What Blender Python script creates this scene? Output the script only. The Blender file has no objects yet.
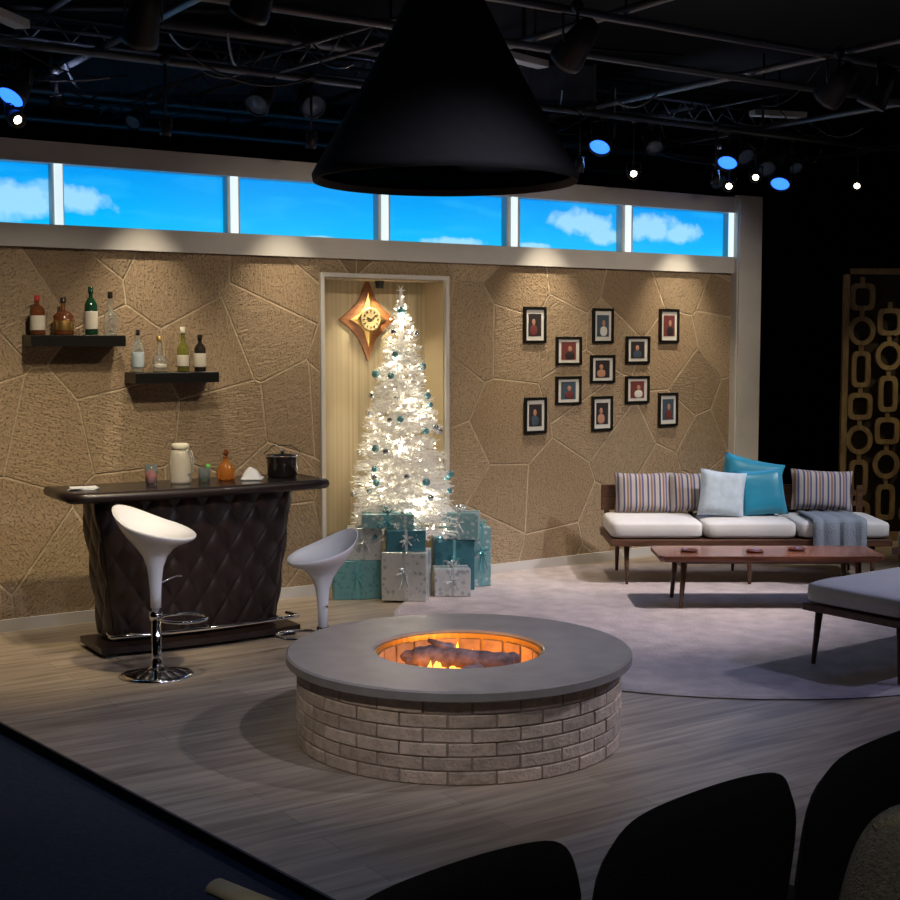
import bpy, bmesh, math, random
from mathutils import Vector, Matrix, noise
random.seed(7)
R=random.random
def U(a,b): return a+(b-a)*random.random()
scene=bpy.context.scene
scene.view_settings.view_transform='Standard'
scene.view_settings.look='None'
# ---------------------------------------------------------------- materials
def nt(m): return m.node_tree.nodes, m.node_tree.links
def mat(name,col,rough=.6,metal=0,emit=None,es=0,trans=0,coat=0,nscale=0,namt=.25,bump=0,bscale=60,sheen=0,rnd=0,ior=1.45,alpha=None):
    m=bpy.data.materials.new(name); m.use_nodes=True
    N,L=nt(m); b=N['Principled BSDF']
    b.inputs['Base Color'].default_value=(*col,1)
    b.inputs['Roughness'].default_value=rough
    b.inputs['Metallic'].default_value=metal
    b.inputs['Transmission Weight'].default_value=trans
    b.inputs['Coat Weight'].default_value=coat
    b.inputs['Sheen Weight'].default_value=sheen
    b.inputs['IOR'].default_value=ior
    if emit: 
        b.inputs['Emission Color'].default_value=(*emit,1); b.inputs['Emission Strength'].default_value=es
    tc=N.new('ShaderNodeTexCoord')
    cur=None
    if nscale or rnd:
        hs=N.new('ShaderNodeHueSaturation'); hs.inputs['Color'].default_value=(*col,1)
        add=None
        if nscale:
            n=N.new('ShaderNodeTexNoise'); n.inputs['Scale'].default_value=nscale; n.inputs['Detail'].default_value=5
            L.new(tc.outputs['Object'],n.inputs['Vector'])
            mr=N.new('ShaderNodeMapRange'); mr.inputs['From Min'].default_value=.3; mr.inputs['From Max'].default_value=.7
            mr.inputs['To Min'].default_value=1-namt; mr.inputs['To Max'].default_value=1+namt
            L.new(n.outputs['Fac'],mr.inputs['Value']); add=mr.outputs['Result']
        if rnd:
            a=N.new('ShaderNodeAttribute'); a.attribute_name='rnd'
            mr2=N.new('ShaderNodeMapRange'); mr2.inputs['To Min'].default_value=1-rnd; mr2.inputs['To Max'].default_value=1+rnd
            L.new(a.outputs['Fac'],mr2.inputs['Value'])
            if add:
                mu=N.new('ShaderNodeMath'); mu.operation='MULTIPLY'; L.new(add,mu.inputs[0]); L.new(mr2.outputs['Result'],mu.inputs[1]); add=mu.outputs[0]
            else: add=mr2.outputs['Result']
        L.new(add,hs.inputs['Value']); L.new(hs.outputs['Color'],b.inputs['Base Color'])
    if bump:
        n=N.new('ShaderNodeTexNoise'); n.inputs['Scale'].default_value=bscale; n.inputs['Detail'].default_value=4
        L.new(tc.outputs['Object'],n.inputs['Vector'])
        bp=N.new('ShaderNodeBump'); bp.inputs['Strength'].default_value=bump; bp.inputs['Distance'].default_value=.01
        L.new(n.outputs['Fac'],bp.inputs['Height']); L.new(bp.outputs['Normal'],b.inputs['Normal'])
    return m
def math_(N,L,op,a,b=None,c=None):
    n=N.new('ShaderNodeMath'); n.operation=op
    for i,x in enumerate((a,b,c)):
        if x is None: continue
        if isinstance(x,(int,float)): n.inputs[i].default_value=x
        else: L.new(x,n.inputs[i])
    return n.outputs[0]
def mixc(N,L,f,a,b):
    n=N.new('ShaderNodeMix'); n.data_type='RGBA'
    if isinstance(f,(int,float)): n.inputs[0].default_value=f
    else: L.new(f,n.inputs[0])
    for i,x in ((6,a),(7,b)):
        if isinstance(x,tuple): n.inputs[i].default_value=(*x,1)
        else: L.new(x,n.inputs[i])
    return n.outputs[2]

def stone_material():
    m=bpy.data.materials.new('flagstone_cladding'); m.use_nodes=True; N,L=nt(m); b=N['Principled BSDF']
    tc=N.new('ShaderNodeTexCoord'); sp=N.new('ShaderNodeSeparateXYZ'); L.new(tc.outputs['Object'],sp.inputs[0])
    cb=N.new('ShaderNodeCombineXYZ'); L.new(sp.outputs['X'],cb.inputs[0]); L.new(sp.outputs['Z'],cb.inputs[1])
    P=cb.outputs[0]
    v=N.new('ShaderNodeTexVoronoi'); v.voronoi_dimensions='2D'; v.feature='F1'; v.inputs['Scale'].default_value=1.9
    e=N.new('ShaderNodeTexVoronoi'); e.voronoi_dimensions='2D'; e.feature='DISTANCE_TO_EDGE'; e.inputs['Scale'].default_value=1.9
    L.new(P,v.inputs['Vector']); L.new(P,e.inputs['Vector'])
    sc=N.new('ShaderNodeSeparateColor'); L.new(v.outputs['Color'],sc.inputs[0])
    n3=N.new('ShaderNodeTexNoise'); n3.inputs['Scale'].default_value=3; n3.inputs['Detail'].default_value=4; L.new(P,n3.inputs['Vector'])
    n4=N.new('ShaderNodeTexNoise'); n4.inputs['Scale'].default_value=22; n4.inputs['Detail'].default_value=3; L.new(P,n4.inputs['Vector'])
    ed=math_(N,L,'ADD',e.outputs['Distance'],math_(N,L,'MULTIPLY',math_(N,L,'SUBTRACT',n4.outputs['Fac'],.5),.010))
    g=N.new('ShaderNodeMapRange'); g.inputs['From Min'].default_value=.005; g.inputs['From Max'].default_value=.018; L.new(ed,g.inputs['Value'])
    vr=N.new('ShaderNodeVectorRotate'); vr.rotation_type='Z_AXIS'; L.new(P,vr.inputs['Vector'])
    L.new(math_(N,L,'MULTIPLY',sc.outputs[0],6.28),vr.inputs['Angle'])
    mp=N.new('ShaderNodeMapping'); mp.inputs['Scale'].default_value=(14,80,1); L.new(vr.outputs[0],mp.inputs['Vector'])
    n1=N.new('ShaderNodeTexNoise'); n1.inputs['Scale'].default_value=1; n1.inputs['Detail'].default_value=4; L.new(mp.outputs[0],n1.inputs['Vector'])
    n2=N.new('ShaderNodeTexNoise'); n2.inputs['Scale'].default_value=70; n2.inputs['Detail'].default_value=3; L.new(P,n2.inputs['Vector'])
    pit=N.new('ShaderNodeMapRange'); pit.inputs['From Min'].default_value=.36; pit.inputs['From Max'].default_value=.45; L.new(n2.outputs['Fac'],pit.inputs['Value'])
    tone=mixc(N,L,sc.outputs[1],(.24,.165,.10),(.58,.45,.30))
    tone=mixc(N,L,math_(N,L,'MULTIPLY',n3.outputs['Fac'],.35),tone,(.36,.265,.165))
    nn=N.new('ShaderNodeMapRange'); nn.inputs['From Min'].default_value=.35; nn.inputs['From Max'].default_value=.65; L.new(n1.outputs['Fac'],nn.inputs['Value'])
    tone=mixc(N,L,math_(N,L,'MULTIPLY',math_(N,L,'SUBTRACT',1.0,nn.outputs[0]),.32),tone,(.16,.11,.068))
    tone=mixc(N,L,math_(N,L,'MULTIPLY',math_(N,L,'SUBTRACT',1.0,pit.outputs[0]),.6),tone,(.11,.077,.05))
    gc=mixc(N,L,n3.outputs['Fac'],(.36,.27,.18),(.66,.53,.37))
    gmix=mixc(N,L,math_(N,L,'SUBTRACT',1.0,g.outputs[0]),tone,gc)
    L.new(gmix,b.inputs['Base Color']); b.inputs['Roughness'].default_value=.85
    sub=N.new('ShaderNodeVectorMath'); sub.operation='SUBTRACT'; L.new(P,sub.inputs[0])
    L.new(v.outputs['Position'],sub.inputs[1])
    cc=N.new('ShaderNodeVectorMath'); cc.operation='SUBTRACT'; L.new(v.outputs['Color'],cc.inputs[0]); cc.inputs[1].default_value=(.5,.5,.5)
    dt=N.new('ShaderNodeVectorMath'); dt.operation='DOT_PRODUCT'; L.new(sub.outputs[0],dt.inputs[0]); L.new(cc.outputs[0],dt.inputs[1])
    h=math_(N,L,'MULTIPLY',dt.outputs['Value'],.85)
    h=math_(N,L,'ADD',h,math_(N,L,'MULTIPLY',g.outputs[0],.010))
    h=math_(N,L,'ADD',h,math_(N,L,'MULTIPLY',pit.outputs[0],.005))
    h=math_(N,L,'ADD',h,math_(N,L,'MULTIPLY',n4.outputs['Fac'],.010))
    h=math_(N,L,'ADD',h,math_(N,L,'MULTIPLY',n1.outputs['Fac'],.013))
    bp=N.new('ShaderNodeBump'); bp.inputs['Strength'].default_value=.9; bp.inputs['Distance'].default_value=1; L.new(h,bp.inputs['Height']); L.new(bp.outputs['Normal'],b.inputs['Normal'])
    return m
def floor_material():
    m=bpy.data.materials.new('weathered_oak_planks'); m.use_nodes=True; N,L=nt(m); b=N['Principled BSDF']
    tc=N.new('ShaderNodeTexCoord')
    br=N.new('ShaderNodeTexBrick'); L.new(tc.outputs['Object'],br.inputs['Vector'])
    br.inputs['Scale'].default_value=1; br.inputs['Brick Width'].default_value=1.25; br.inputs['Row Height'].default_value=.16; br.inputs['Mortar Size'].default_value=.0015
    br.inputs['Color1'].default_value=(.46,.385,.30,1); br.inputs['Color2'].default_value=(.37,.305,.235,1); br.inputs['Mortar'].default_value=(.18,.145,.11,1)
    mp=N.new('ShaderNodeMapping'); mp.inputs['Scale'].default_value=(1.6,22,1); L.new(tc.outputs['Object'],mp.inputs['Vector'])
    n=N.new('ShaderNodeTexNoise'); n.inputs['Scale'].default_value=1; n.inputs['Detail'].default_value=6; n.inputs['Distortion'].default_value=.6; L.new(mp.outputs[0],n.inputs['Vector'])
    mr=N.new('ShaderNodeMapRange'); mr.inputs['From Min'].default_value=.32; mr.inputs['From Max'].default_value=.68; mr.inputs['To Min'].default_value=0; mr.inputs['To Max'].default_value=1; L.new(n.outputs['Fac'],mr.inputs['Value'])
    grain=mixc(N,L,mr.outputs[0],(.56,.54,.52),(1.10,1.08,1.04))
    mu=N.new('ShaderNodeMix'); mu.data_type='RGBA'; mu.blend_type='MULTIPLY'; mu.inputs[0].default_value=1; L.new(br.outputs['Color'],mu.inputs[6]); L.new(grain,mu.inputs[7])
    L.new(mu.outputs[2],b.inputs['Base Color']); b.inputs['Roughness'].default_value=.40
    bp=N.new('ShaderNodeBump'); bp.inputs['Strength'].default_value=.2; bp.inputs['Distance'].default_value=.004; L.new(n.outputs['Fac'],bp.inputs['Height']); L.new(bp.outputs['Normal'],b.inputs['Normal'])
    return m
def sky_panel_material():
    m=bpy.data.materials.new('backlit_painted_sky'); m.use_nodes=True; N,L=nt(m); b=N['Principled BSDF']
    b.inputs['Base Color'].default_value=(.02,.02,.02,1); b.inputs['Roughness'].default_value=.6
    tc=N.new('ShaderNodeTexCoord'); sp=N.new('ShaderNodeSeparateXYZ'); L.new(tc.outputs['Object'],sp.inputs[0])
    x=sp.outputs['X']; z=sp.outputs['Z']
    gr=N.new('ShaderNodeMapRange'); gr.inputs['From Min'].default_value=2.5; gr.inputs['From Max'].default_value=2.89; L.new(z,gr.inputs['Value'])
    base=mixc(N,L,gr.outputs[0],(.0,.46,.92),(.0,.29,.82))
    nz=N.new('ShaderNodeTexNoise'); nz.inputs['Scale'].default_value=8; nz.inputs['Detail'].default_value=5; L.new(tc.outputs['Object'],nz.inputs['Vector'])
    tot=None
    for (cx,cz,rx,rz) in ((.22,2.66,.42,.14),(.60,2.68,.24,.10),(-.5,2.6,.3,.08),(4.68,2.72,.42,.12),(4.9,2.64,.28,.08),(5.45,2.72,.38,.13),(5.72,2.70,.30,.10),(3.45,2.53,.3,.04),(4.2,2.53,.2,.03),(2.3,2.50,.25,.03)):
        dx=math_(N,L,'DIVIDE',math_(N,L,'SUBTRACT',x,cx),rx); dz=math_(N,L,'DIVIDE',math_(N,L,'SUBTRACT',z,cz),rz)
        d=math_(N,L,'SQRT',math_(N,L,'ADD',math_(N,L,'MULTIPLY',dx,dx),math_(N,L,'MULTIPLY',dz,dz)))
        bl=math_(N,L,'SUBTRACT',1.0,d)
        tot=bl if tot is None else math_(N,L,'MAXIMUM',tot,bl)
    f=math_(N,L,'ADD',tot,math_(N,L,'MULTIPLY',math_(N,L,'SUBTRACT',nz.outputs['Fac'],.5),1.6))
    mr=N.new('ShaderNodeMapRange'); mr.inputs['From Min'].default_value=.0; mr.inputs['From Max'].default_value=.5; mr.inputs['To Max'].default_value=.7; L.new(f,mr.inputs['Value'])
    wn=N.new('ShaderNodeTexNoise'); wn.inputs['Scale'].default_value=2.2; wn.inputs['Detail'].default_value=5
    mpp=N.new('ShaderNodeMapping'); mpp.inputs['Scale'].default_value=(1,1,5); L.new(tc.outputs['Object'],mpp.inputs['Vector']); L.new(mpp.outputs[0],wn.inputs['Vector'])
    wr=N.new('ShaderNodeMapRange'); wr.inputs['From Min'].default_value=.5; wr.inputs['From Max'].default_value=.8; wr.inputs['To Max'].default_value=.35; L.new(wn.outputs['Fac'],wr.inputs['Value'])
    c=mixc(N,L,wr.outputs[0],base,(.04,.55,.95))
    c=mixc(N,L,mr.outputs[0],c,(.42,.74,.90))
    L.new(c,b.inputs['Emission Color']); b.inputs['Emission Strength'].default_value=1.15
    return m
def stripe_material():
    m=bpy.data.materials.new('striped_cotton'); m.use_nodes=True; N,L=nt(m); b=N['Principled BSDF']; b.inputs['Roughness'].default_value=.9
    tc=N.new('ShaderNodeTexCoord'); sp=N.new('ShaderNodeSeparateXYZ'); L.new(tc.outputs['Object'],sp.inputs[0])
    f=math_(N,L,'FRACT',math_(N,L,'MULTIPLY',sp.outputs['X'],11.0))
    cr=N.new('ShaderNodeValToRGB'); cr.color_ramp.interpolation='CONSTANT'; el=cr.color_ramp.elements
    el[0].position=0; el[0].color=(.42,.38,.36,1); el[1].position=.3; el[1].color=(.07,.08,.16,1)
    for p,c in ((.45,(.45,.40,.38,1)),(.6,(.25,.14,.07,1)),(.75,(.36,.32,.34,1)),(.85,(.10,.10,.2,1))):
        k=el.new(p); k.color=c
    L.new(f,cr.inputs[0]); L.new(cr.outputs[0],b.inputs['Base Color'])
    return m
def ember_material():
    m=bpy.data.materials.new('glowing_embers'); m.use_nodes=True; N,L=nt(m); b=N['Principled BSDF']; b.inputs['Base Color'].default_value=(.03,.02,.02,1)
    tc=N.new('ShaderNodeTexCoord'); n=N.new('ShaderNodeTexNoise'); n.inputs['Scale'].default_value=14; n.inputs['Detail'].default_value=4; L.new(tc.outputs['Object'],n.inputs['Vector'])
    cr=N.new('ShaderNodeValToRGB'); el=cr.color_ramp.elements; el[0].position=.40; el[0].color=(0.04,0.004,0,1); el[1].position=.6; el[1].color=(1,.42,.06,1)
    k=el.new(.48); k.color=(.9,.14,.01,1)
    L.new(n.outputs['Fac'],cr.inputs[0]); L.new(cr.outputs[0],b.inputs['Emission Color']); b.inputs['Emission Strength'].default_value=2
    return m
def wood_material(name,c1,c2,rough=.35,sc=(3,30,30)):
    m=bpy.data.materials.new(name); m.use_nodes=True; N,L=nt(m); b=N['Principled BSDF']; b.inputs['Roughness'].default_value=rough
    tc=N.new('ShaderNodeTexCoord'); mp=N.new('ShaderNodeMapping'); mp.inputs['Scale'].default_value=sc; L.new(tc.outputs['Object'],mp.inputs['Vector'])
    n=N.new('ShaderNodeTexNoise'); n.inputs['Scale'].default_value=1; n.inputs['Detail'].default_value=5; n.inputs['Distortion'].default_value=.8; L.new(mp.outputs[0],n.inputs['Vector'])
    mr=N.new('ShaderNodeMapRange'); mr.inputs['From Min'].default_value=.35; mr.inputs['From Max'].default_value=.65; L.new(n.outputs['Fac'],mr.inputs['Value'])
    L.new(mixc(N,L,mr.outputs[0],c1,c2),b.inputs['Base Color'])
    return m
def wrap_material(name,c1,c2,scale,metal=.6,rough=.3):
    m=bpy.data.materials.new(name); m.use_nodes=True; N,L=nt(m); b=N['Principled BSDF']; b.inputs['Roughness'].default_value=rough; b.inputs['Metallic'].default_value=metal
    tc=N.new('ShaderNodeTexCoord'); v=N.new('ShaderNodeTexVoronoi'); v.inputs['Scale'].default_value=scale; L.new(tc.outputs['Object'],v.inputs['Vector'])
    mr=N.new('ShaderNodeMapRange'); mr.inputs['From Min'].default_value=.25; mr.inputs['From Max'].default_value=.4; L.new(v.outputs['Distance'],mr.inputs['Value'])
    L.new(mixc(N,L,mr.outputs[0],c1,c2),b.inputs['Base Color'])
    n=N.new('ShaderNodeTexNoise'); n.inputs['Scale'].default_value=18; L.new(tc.outputs['Object'],n.inputs['Vector'])
    bp=N.new('ShaderNodeBump'); bp.inputs['Strength'].default_value=.5; bp.inputs['Distance'].default_value=.015; L.new(n.outputs['Fac'],bp.inputs['Height']); L.new(bp.outputs['Normal'],b.inputs['Normal'])
    return m
def niche_material():
    m=bpy.data.materials.new('niche_panelling'); m.use_nodes=True; N,L=nt(m); b=N['Principled BSDF']; b.inputs['Roughness'].default_value=.6
    tc=N.new('ShaderNodeTexCoord'); sp=N.new('ShaderNodeSeparateXYZ'); L.new(tc.outputs['Object'],sp.inputs[0])
    n=N.new('ShaderNodeTexNoise'); n.noise_dimensions='1D'; n.inputs['Scale'].default_value=30; L.new(sp.outputs['X'],n.inputs['W'])
    mr=N.new('ShaderNodeMapRange'); mr.inputs['From Min'].default_value=.35; mr.inputs['From Max'].default_value=.65; L.new(n.outputs['Fac'],mr.inputs['Value'])
    L.new(mixc(N,L,mr.outputs[0],(.40,.33,.21),(.50,.42,.28)),b.inputs['Base Color'])
    return m
M={}
M['stone']=stone_material(); M['planks']=floor_material(); M['sky']=sky_panel_material(); M['stripe']=stripe_material(); M['ember']=ember_material(); M['niche']=niche_material()
M['cream']=mat('cream_paint',(.56,.55,.54),.6,nscale=4,namt=.06)
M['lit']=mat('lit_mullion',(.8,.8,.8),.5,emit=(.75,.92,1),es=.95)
M['black']=mat('matte_black',(.006,.006,.008),.9)
M['dark']=mat('black_steel',(.03,.03,.036),.5,metal=.3)
M['pipe']=mat('grey_pipe',(.15,.16,.19),.4,metal=.6)
M['galv']=mat('galvanised_duct',(.13,.14,.17),.4,metal=.5,nscale=6)
M['carpet']=mat('navy_carpet',(.020,.027,.040),.95,nscale=60,namt=.3,bump=.4,bscale=200)
M['rug']=mat('shag_rug',(.50,.43,.42),1,nscale=7,namt=.2,bump=1,bscale=55,sheen=.3)
M['brick']=mat('painted_brick',(.54,.435,.35),.85,nscale=25,namt=.2,bump=.6,bscale=70,rnd=.18)
M['mortar']=mat('mortar',(.32,.265,.22),.95,bump=.5)
M['cap']=mat('concrete_cap',(.26,.24,.225),.36,nscale=8,namt=.12,bump=.1)
M['hood']=mat('dark_hood',(.0055,.0055,.0065),.9,nscale=30)
M['log']=mat('charred_log',(.17,.12,.13),.9,nscale=18,namt=.7,bump=1,bscale=30)
M['gold']=mat('brass',(.55,.36,.12),.35,metal=.9)
M['innerbrick']=mat('fire_brick',(.45,.27,.13),.8,nscale=20,rnd=.2)
M['flame']=mat('gas_flame',(0,0,0),1,emit=(1,.36,.05),es=4)
M['vinyl']=mat('black_vinyl',(.016,.009,.008),.38,coat=.1)
M['vinyltop']=mat('bar_top_laminate',(.02,.017,.018),.25)
M['chrome']=mat('chrome',(.75,.75,.78),.08,metal=1)
M['white']=mat('white_abs',(.82,.82,.84),.2,coat=.5)
M['seatw']=mat('ivory_upholstery',(.66,.65,.62),.9,nscale=5,namt=.05,bump=.2,bscale=120)
M['walnut']=wood_material('walnut',(.07,.032,.018),(.14,.065,.035))
M['redwood']=wood_material('teak_table_top',(.14,.05,.03),(.26,.10,.055),.2)
M['ashtray']=mat('brown_glazed_ceramic',(.10,.028,.018),.2)
M['goldwood']=wood_material('gilded_wood',(.22,.15,.075),(.36,.26,.13),.45,(20,20,6))
M['browncloth']=mat('brown_backing',(.035,.024,.014),.9)
M['teal']=mat('teal_satin',(.02,.27,.42),.35,sheen=.3,bump=.2,bscale=15)
M['pale']=mat('pale_blue_linen',(.46,.55,.62),.85,nscale=15,namt=.12)
M['throw']=mat('grey_throw',(.28,.32,.37),.95,bump=.8,bscale=90)
M['needle']=mat('white_tinsel_needles',(.92,.92,.91),.6,rnd=.08)
M['bulb']=mat('warm_fairy_bulb',(1,.9,.7),.5,emit=(1,.82,.56),es=16)
M['ball']=mat('aqua_glass_bauble',(.22,.50,.58),.12,metal=.6)
M['ball2']=mat('silver_bauble',(.7,.78,.84),.12,metal=.9)
M['wsilver']=wrap_material('silver_wrap',(.46,.54,.57),(.76,.80,.81),24,.6)
M['wteal']=wrap_material('teal_wrap',(.11,.31,.35),(.17,.41,.45),30,.35,.35)
M['wdark']=wrap_material('deep_blue_wrap',(.04,.15,.20),(.06,.21,.27),12,.35,.3)
M['wpattern']=wrap_material('snowflake_wrap',(.58,.68,.70),(.24,.45,.49),26,.4,.35)
M['ribs']=mat('silver_ribbon',(.68,.75,.78),.25,metal=.6)
M['ribt']=mat('aqua_ribbon',(.18,.50,.56),.25,metal=.4)
M['frame']=mat('black_frame',(.008,.008,.008),.3)
M['mount']=mat('white_mount',(.62,.62,.60),.8)
M['skin']=mat('photo_skin_tone',(.42,.22,.15),.6)
M['pdark']=mat('photo_dark',(.03,.025,.03),.4)
M['pred']=mat('photo_maroon',(.15,.04,.04),.4)
M['pblue']=mat('photo_blue',(.05,.08,.12),.4)
M['gclear']=mat('clear_glass',(.85,.93,.95),.03,trans=.9)
M['gbrown']=mat('whiskey_glass',(.26,.085,.03),.05,trans=.5)
M['ggreen']=mat('green_glass',(.015,.07,.035),.06,trans=.3)
M['golive']=mat('olive_glass',(.30,.32,.06),.06,trans=.6)
M['gdark']=mat('dark_glass',(.02,.015,.012),.08)
M['amber']=mat('amber_liquor',(.60,.22,.04),.04,trans=.6)
M['redliq']=mat('red_drink',(.75,.05,.04),.2)
M['greenliq']=mat('green_drink',(.10,.36,.07),.2)
M['label']=mat('paper_label',(.62,.59,.5),.8)
M['rlabel']=mat('red_label',(.45,.03,.03),.6)
M['cloth']=mat('white_cloth',(.70,.72,.76),.9,bump=.5,bscale=30)
M['frost']=mat('frosted_pitcher',(.72,.68,.60),.25,trans=.5)
M['seatblk']=mat('black_fabric',(.012,.013,.017),.9,bump=.4,bscale=200)
M['fur']=mat('fuzzy_wool',(.30,.28,.235),1,nscale=120,namt=.4,bump=1,bscale=220,sheen=.5)
M['furcream']=mat('cream_fleece',(.68,.62,.48),1,bump=1,bscale=150)
M['rail']=wood_material('pale_wood_rail',(.58,.52,.38),(.66,.60,.46),.5)
M['dial']=mat('clock_dial',(.42,.33,.17),.35,metal=.6)
# ---------------------------------------------------------------- mesh builder
def spow(a,p): return math.copysign(abs(a)**p,a)
class MB:
    def __init__(s): s.v=[];s.f=[];s.m=[];s.s=[];s.r=[];s.mats=[]
    def mi(s,k):
        if k not in s.mats: s.mats.append(k)
        return s.mats.index(k)
    def add(s,V,F,k,smooth=False,X=None,rnd=None):
        o=len(s.v); r=R() if rnd is None else rnd
        for p in V:
            p=Vector(p)
            if X is not None: p=X@p
            s.v.append(p)
        i=s.mi(k)
        for f in F: s.f.append([o+a for a in f]); s.m.append(i); s.s.append(smooth); s.r.append(r)
    def box(s,x0,x1,y0,y1,z0,z1,k,X=None,rnd=None,b=0):
        if b<=0:
            V=[(x,y,z) for z in (z0,z1) for y in (y0,y1) for x in (x0,x1)]
            F=[(0,2,3,1),(4,5,7,6),(0,1,5,4),(2,6,7,3),(0,4,6,2),(1,3,7,5)]
            s.add(V,F,k,False,X,rnd)
        else:
            bm=bmesh.new(); bmesh.ops.create_cube(bm,size=1)
            for v in bm.verts: v.co=Vector(((x0+x1)/2+v.co.x*(x1-x0),(y0+y1)/2+v.co.y*(y1-y0),(z0+z1)/2+v.co.z*(z1-z0)))
            bmesh.ops.bevel(bm,geom=bm.edges[:],offset=b,segments=3,profile=.5,affect='EDGES')
            bm.verts.index_update()
            s.add([v.co.copy() for v in bm.verts],[[v.index for v in f.verts] for f in bm.faces],k,False,X,rnd); bm.free()
    def lathe(s,prof,k,c=(0,0,0),n=32,X=None,fn=None,smooth=True,rnd=None):
        V=[];F=[]
        for (r,z) in prof:
            for i in range(n):
                a=2*math.pi*i/n; p=Vector((r*math.cos(a),r*math.sin(a),z))
                if fn: p=fn(p)
                V.append((c[0]+p[0],c[1]+p[1],c[2]+p[2]))
        for j in range(len(prof)-1):
            for i in range(n):
                a=j*n+i;b=j*n+(i+1)%n; F.append((a,b,b+n,a+n))
        if prof[0][0]>1e-5: F.append(tuple(range(n))[::-1])
        if prof[-1][0]>1e-5: F.append(tuple(range((len(prof)-1)*n,len(prof)*n)))
        s.add(V,F,k,smooth,X,rnd)
    def ring(s,prof,k,c=(0,0,0),n=48,smooth=False,X=None):
        V=[];F=[];m=len(prof)
        for (r,z) in prof:
            for i in range(n):
                a=2*math.pi*i/n; V.append((c[0]+r*math.cos(a),c[1]+r*math.sin(a),c[2]+z))
        for j in range(m):
            for i in range(n):
                a=j*n+i;b=j*n+(i+1)%n;j2=((j+1)%m)*n
                F.append((a,b,j2+(i+1)%n,j2+i))
        s.add(V,F,k,smooth,X)
    def tube(s,pts,rad,k,n=8,X=None,closed=False,rnd=None,flat=1):
        pts=[Vector(p) for p in pts]; m=len(pts)
        if not isinstance(rad,(list,tuple)): rad=[rad]*m
        V=[];F=[]; up=None
        for j in range(m):
            if closed: t=pts[(j+1)%m]-pts[j-1]
            else: t=pts[min(j+1,m-1)]-pts[max(j-1,0)]
            if t.length<1e-9: t=Vector((0,0,1))
            t.normalize()
            if up is None:
                up=Vector((0,0,1)) if abs(t.z)<.9 else Vector((1,0,0))
            x=t.cross(up)
            if x.length<1e-6: x=t.cross(Vector((0,1,0)))
            x.normalize(); y=x.cross(t).normalized(); up=y
            for i in range(n):
                a=2*math.pi*i/n; V.append(pts[j]+x*math.cos(a)*rad[j]+y*math.sin(a)*rad[j]*flat)
        for j in range(m if closed else m-1):
            for i in range(n):
                a=j*n+i;b=j*n+(i+1)%n;j2=((j+1)%m)*n
                F.append((a,b,j2+(i+1)%n,j2+i))
        if not closed: F.append(tuple(range(n))[::-1]); F.append(tuple(range((m-1)*n,m*n)))
        s.add(V,F,k,n>5,X,rnd)
    def sphere(s,c,r,k,n=12,m=8,X=None,e=1,rnd=None,e2=None):
        if not isinstance(r,(tuple,list)): r=(r,r,r)
        e2=e if e2 is None else e2
        V=[];F=[]
        for j in range(m+1):
            t=-math.pi/2+math.pi*j/m
            for i in range(n):
                a=2*math.pi*i/n
                V.append((c[0]+r[0]*spow(math.cos(t),e2)*spow(math.cos(a),e),c[1]+r[1]*spow(math.cos(t),e2)*spow(math.sin(a),e),c[2]+r[2]*spow(math.sin(t),e2)))
        for j in range(m):
            for i in range(n): F.append((j*n+i,j*n+(i+1)%n,(j+1)*n+(i+1)%n,(j+1)*n+i))
        s.add(V,F,k,True,X,rnd)
    def pillow(s,w,h,t,k,X=None,n=14):
        V=[];F=[]
        for side in (1,-1):
            for j in range(n+1):
                for i in range(n+1):
                    a=2*i/n-1;b=2*j/n-1
                    th=t/2*(max(0,(1-a**4))*max(0,(1-b**4)))**.45
                    x=a*w/2*(1-.07*(1-b*b)*abs(a)); z=b*h/2*(1-.07*(1-a*a)*abs(b))
                    V.append((x,side*th,z))
        N1=(n+1)**2
        for j in range(n):
            for i in range(n):
                a=j*(n+1)+i; F.append((a,a+1,a+n+2,a+n+1)); F.append((N1+a,N1+a+n+1,N1+a+n+2,N1+a+1))
        s.add(V,F,k,True,X)
    def obj(s,name,parent=None,loc=(0,0,0),rot=(0,0,0)):
        me=bpy.data.meshes.new(name); me.from_pydata([tuple(v) for v in s.v],[],s.f)
        for k in s.mats: me.materials.append(M[k])
        me.polygons.foreach_set('material_index',s.m); me.polygons.foreach_set('use_smooth',s.s)
        at=me.attributes.new('rnd','FLOAT','FACE'); at.data.foreach_set('value',s.r)
        bm=bmesh.new(); bm.from_mesh(me); bmesh.ops.recalc_face_normals(bm,faces=bm.faces[:]); bm.to_mesh(me); bm.free()
        me.update()
        o=bpy.data.objects.new(name,me); scene.collection.objects.link(o)
        o.location=loc; o.rotation_euler=rot
        if parent: o.parent=parent
        return o
def empty(name,loc=(0,0,0),rz=0):
    e=bpy.data.objects.new(name,None); scene.collection.objects.link(e); e.location=loc; e.rotation_euler=(0,0,rz); e.empty_display_size=.1
    return e
def T(x=0,y=0,z=0,rx=0,ry=0,rz=0):
    return Matrix.Translation((x,y,z))@Matrix.Rotation(rz,4,'Z')@Matrix.Rotation(ry,4,'Y')@Matrix.Rotation(rx,4,'X')
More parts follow.
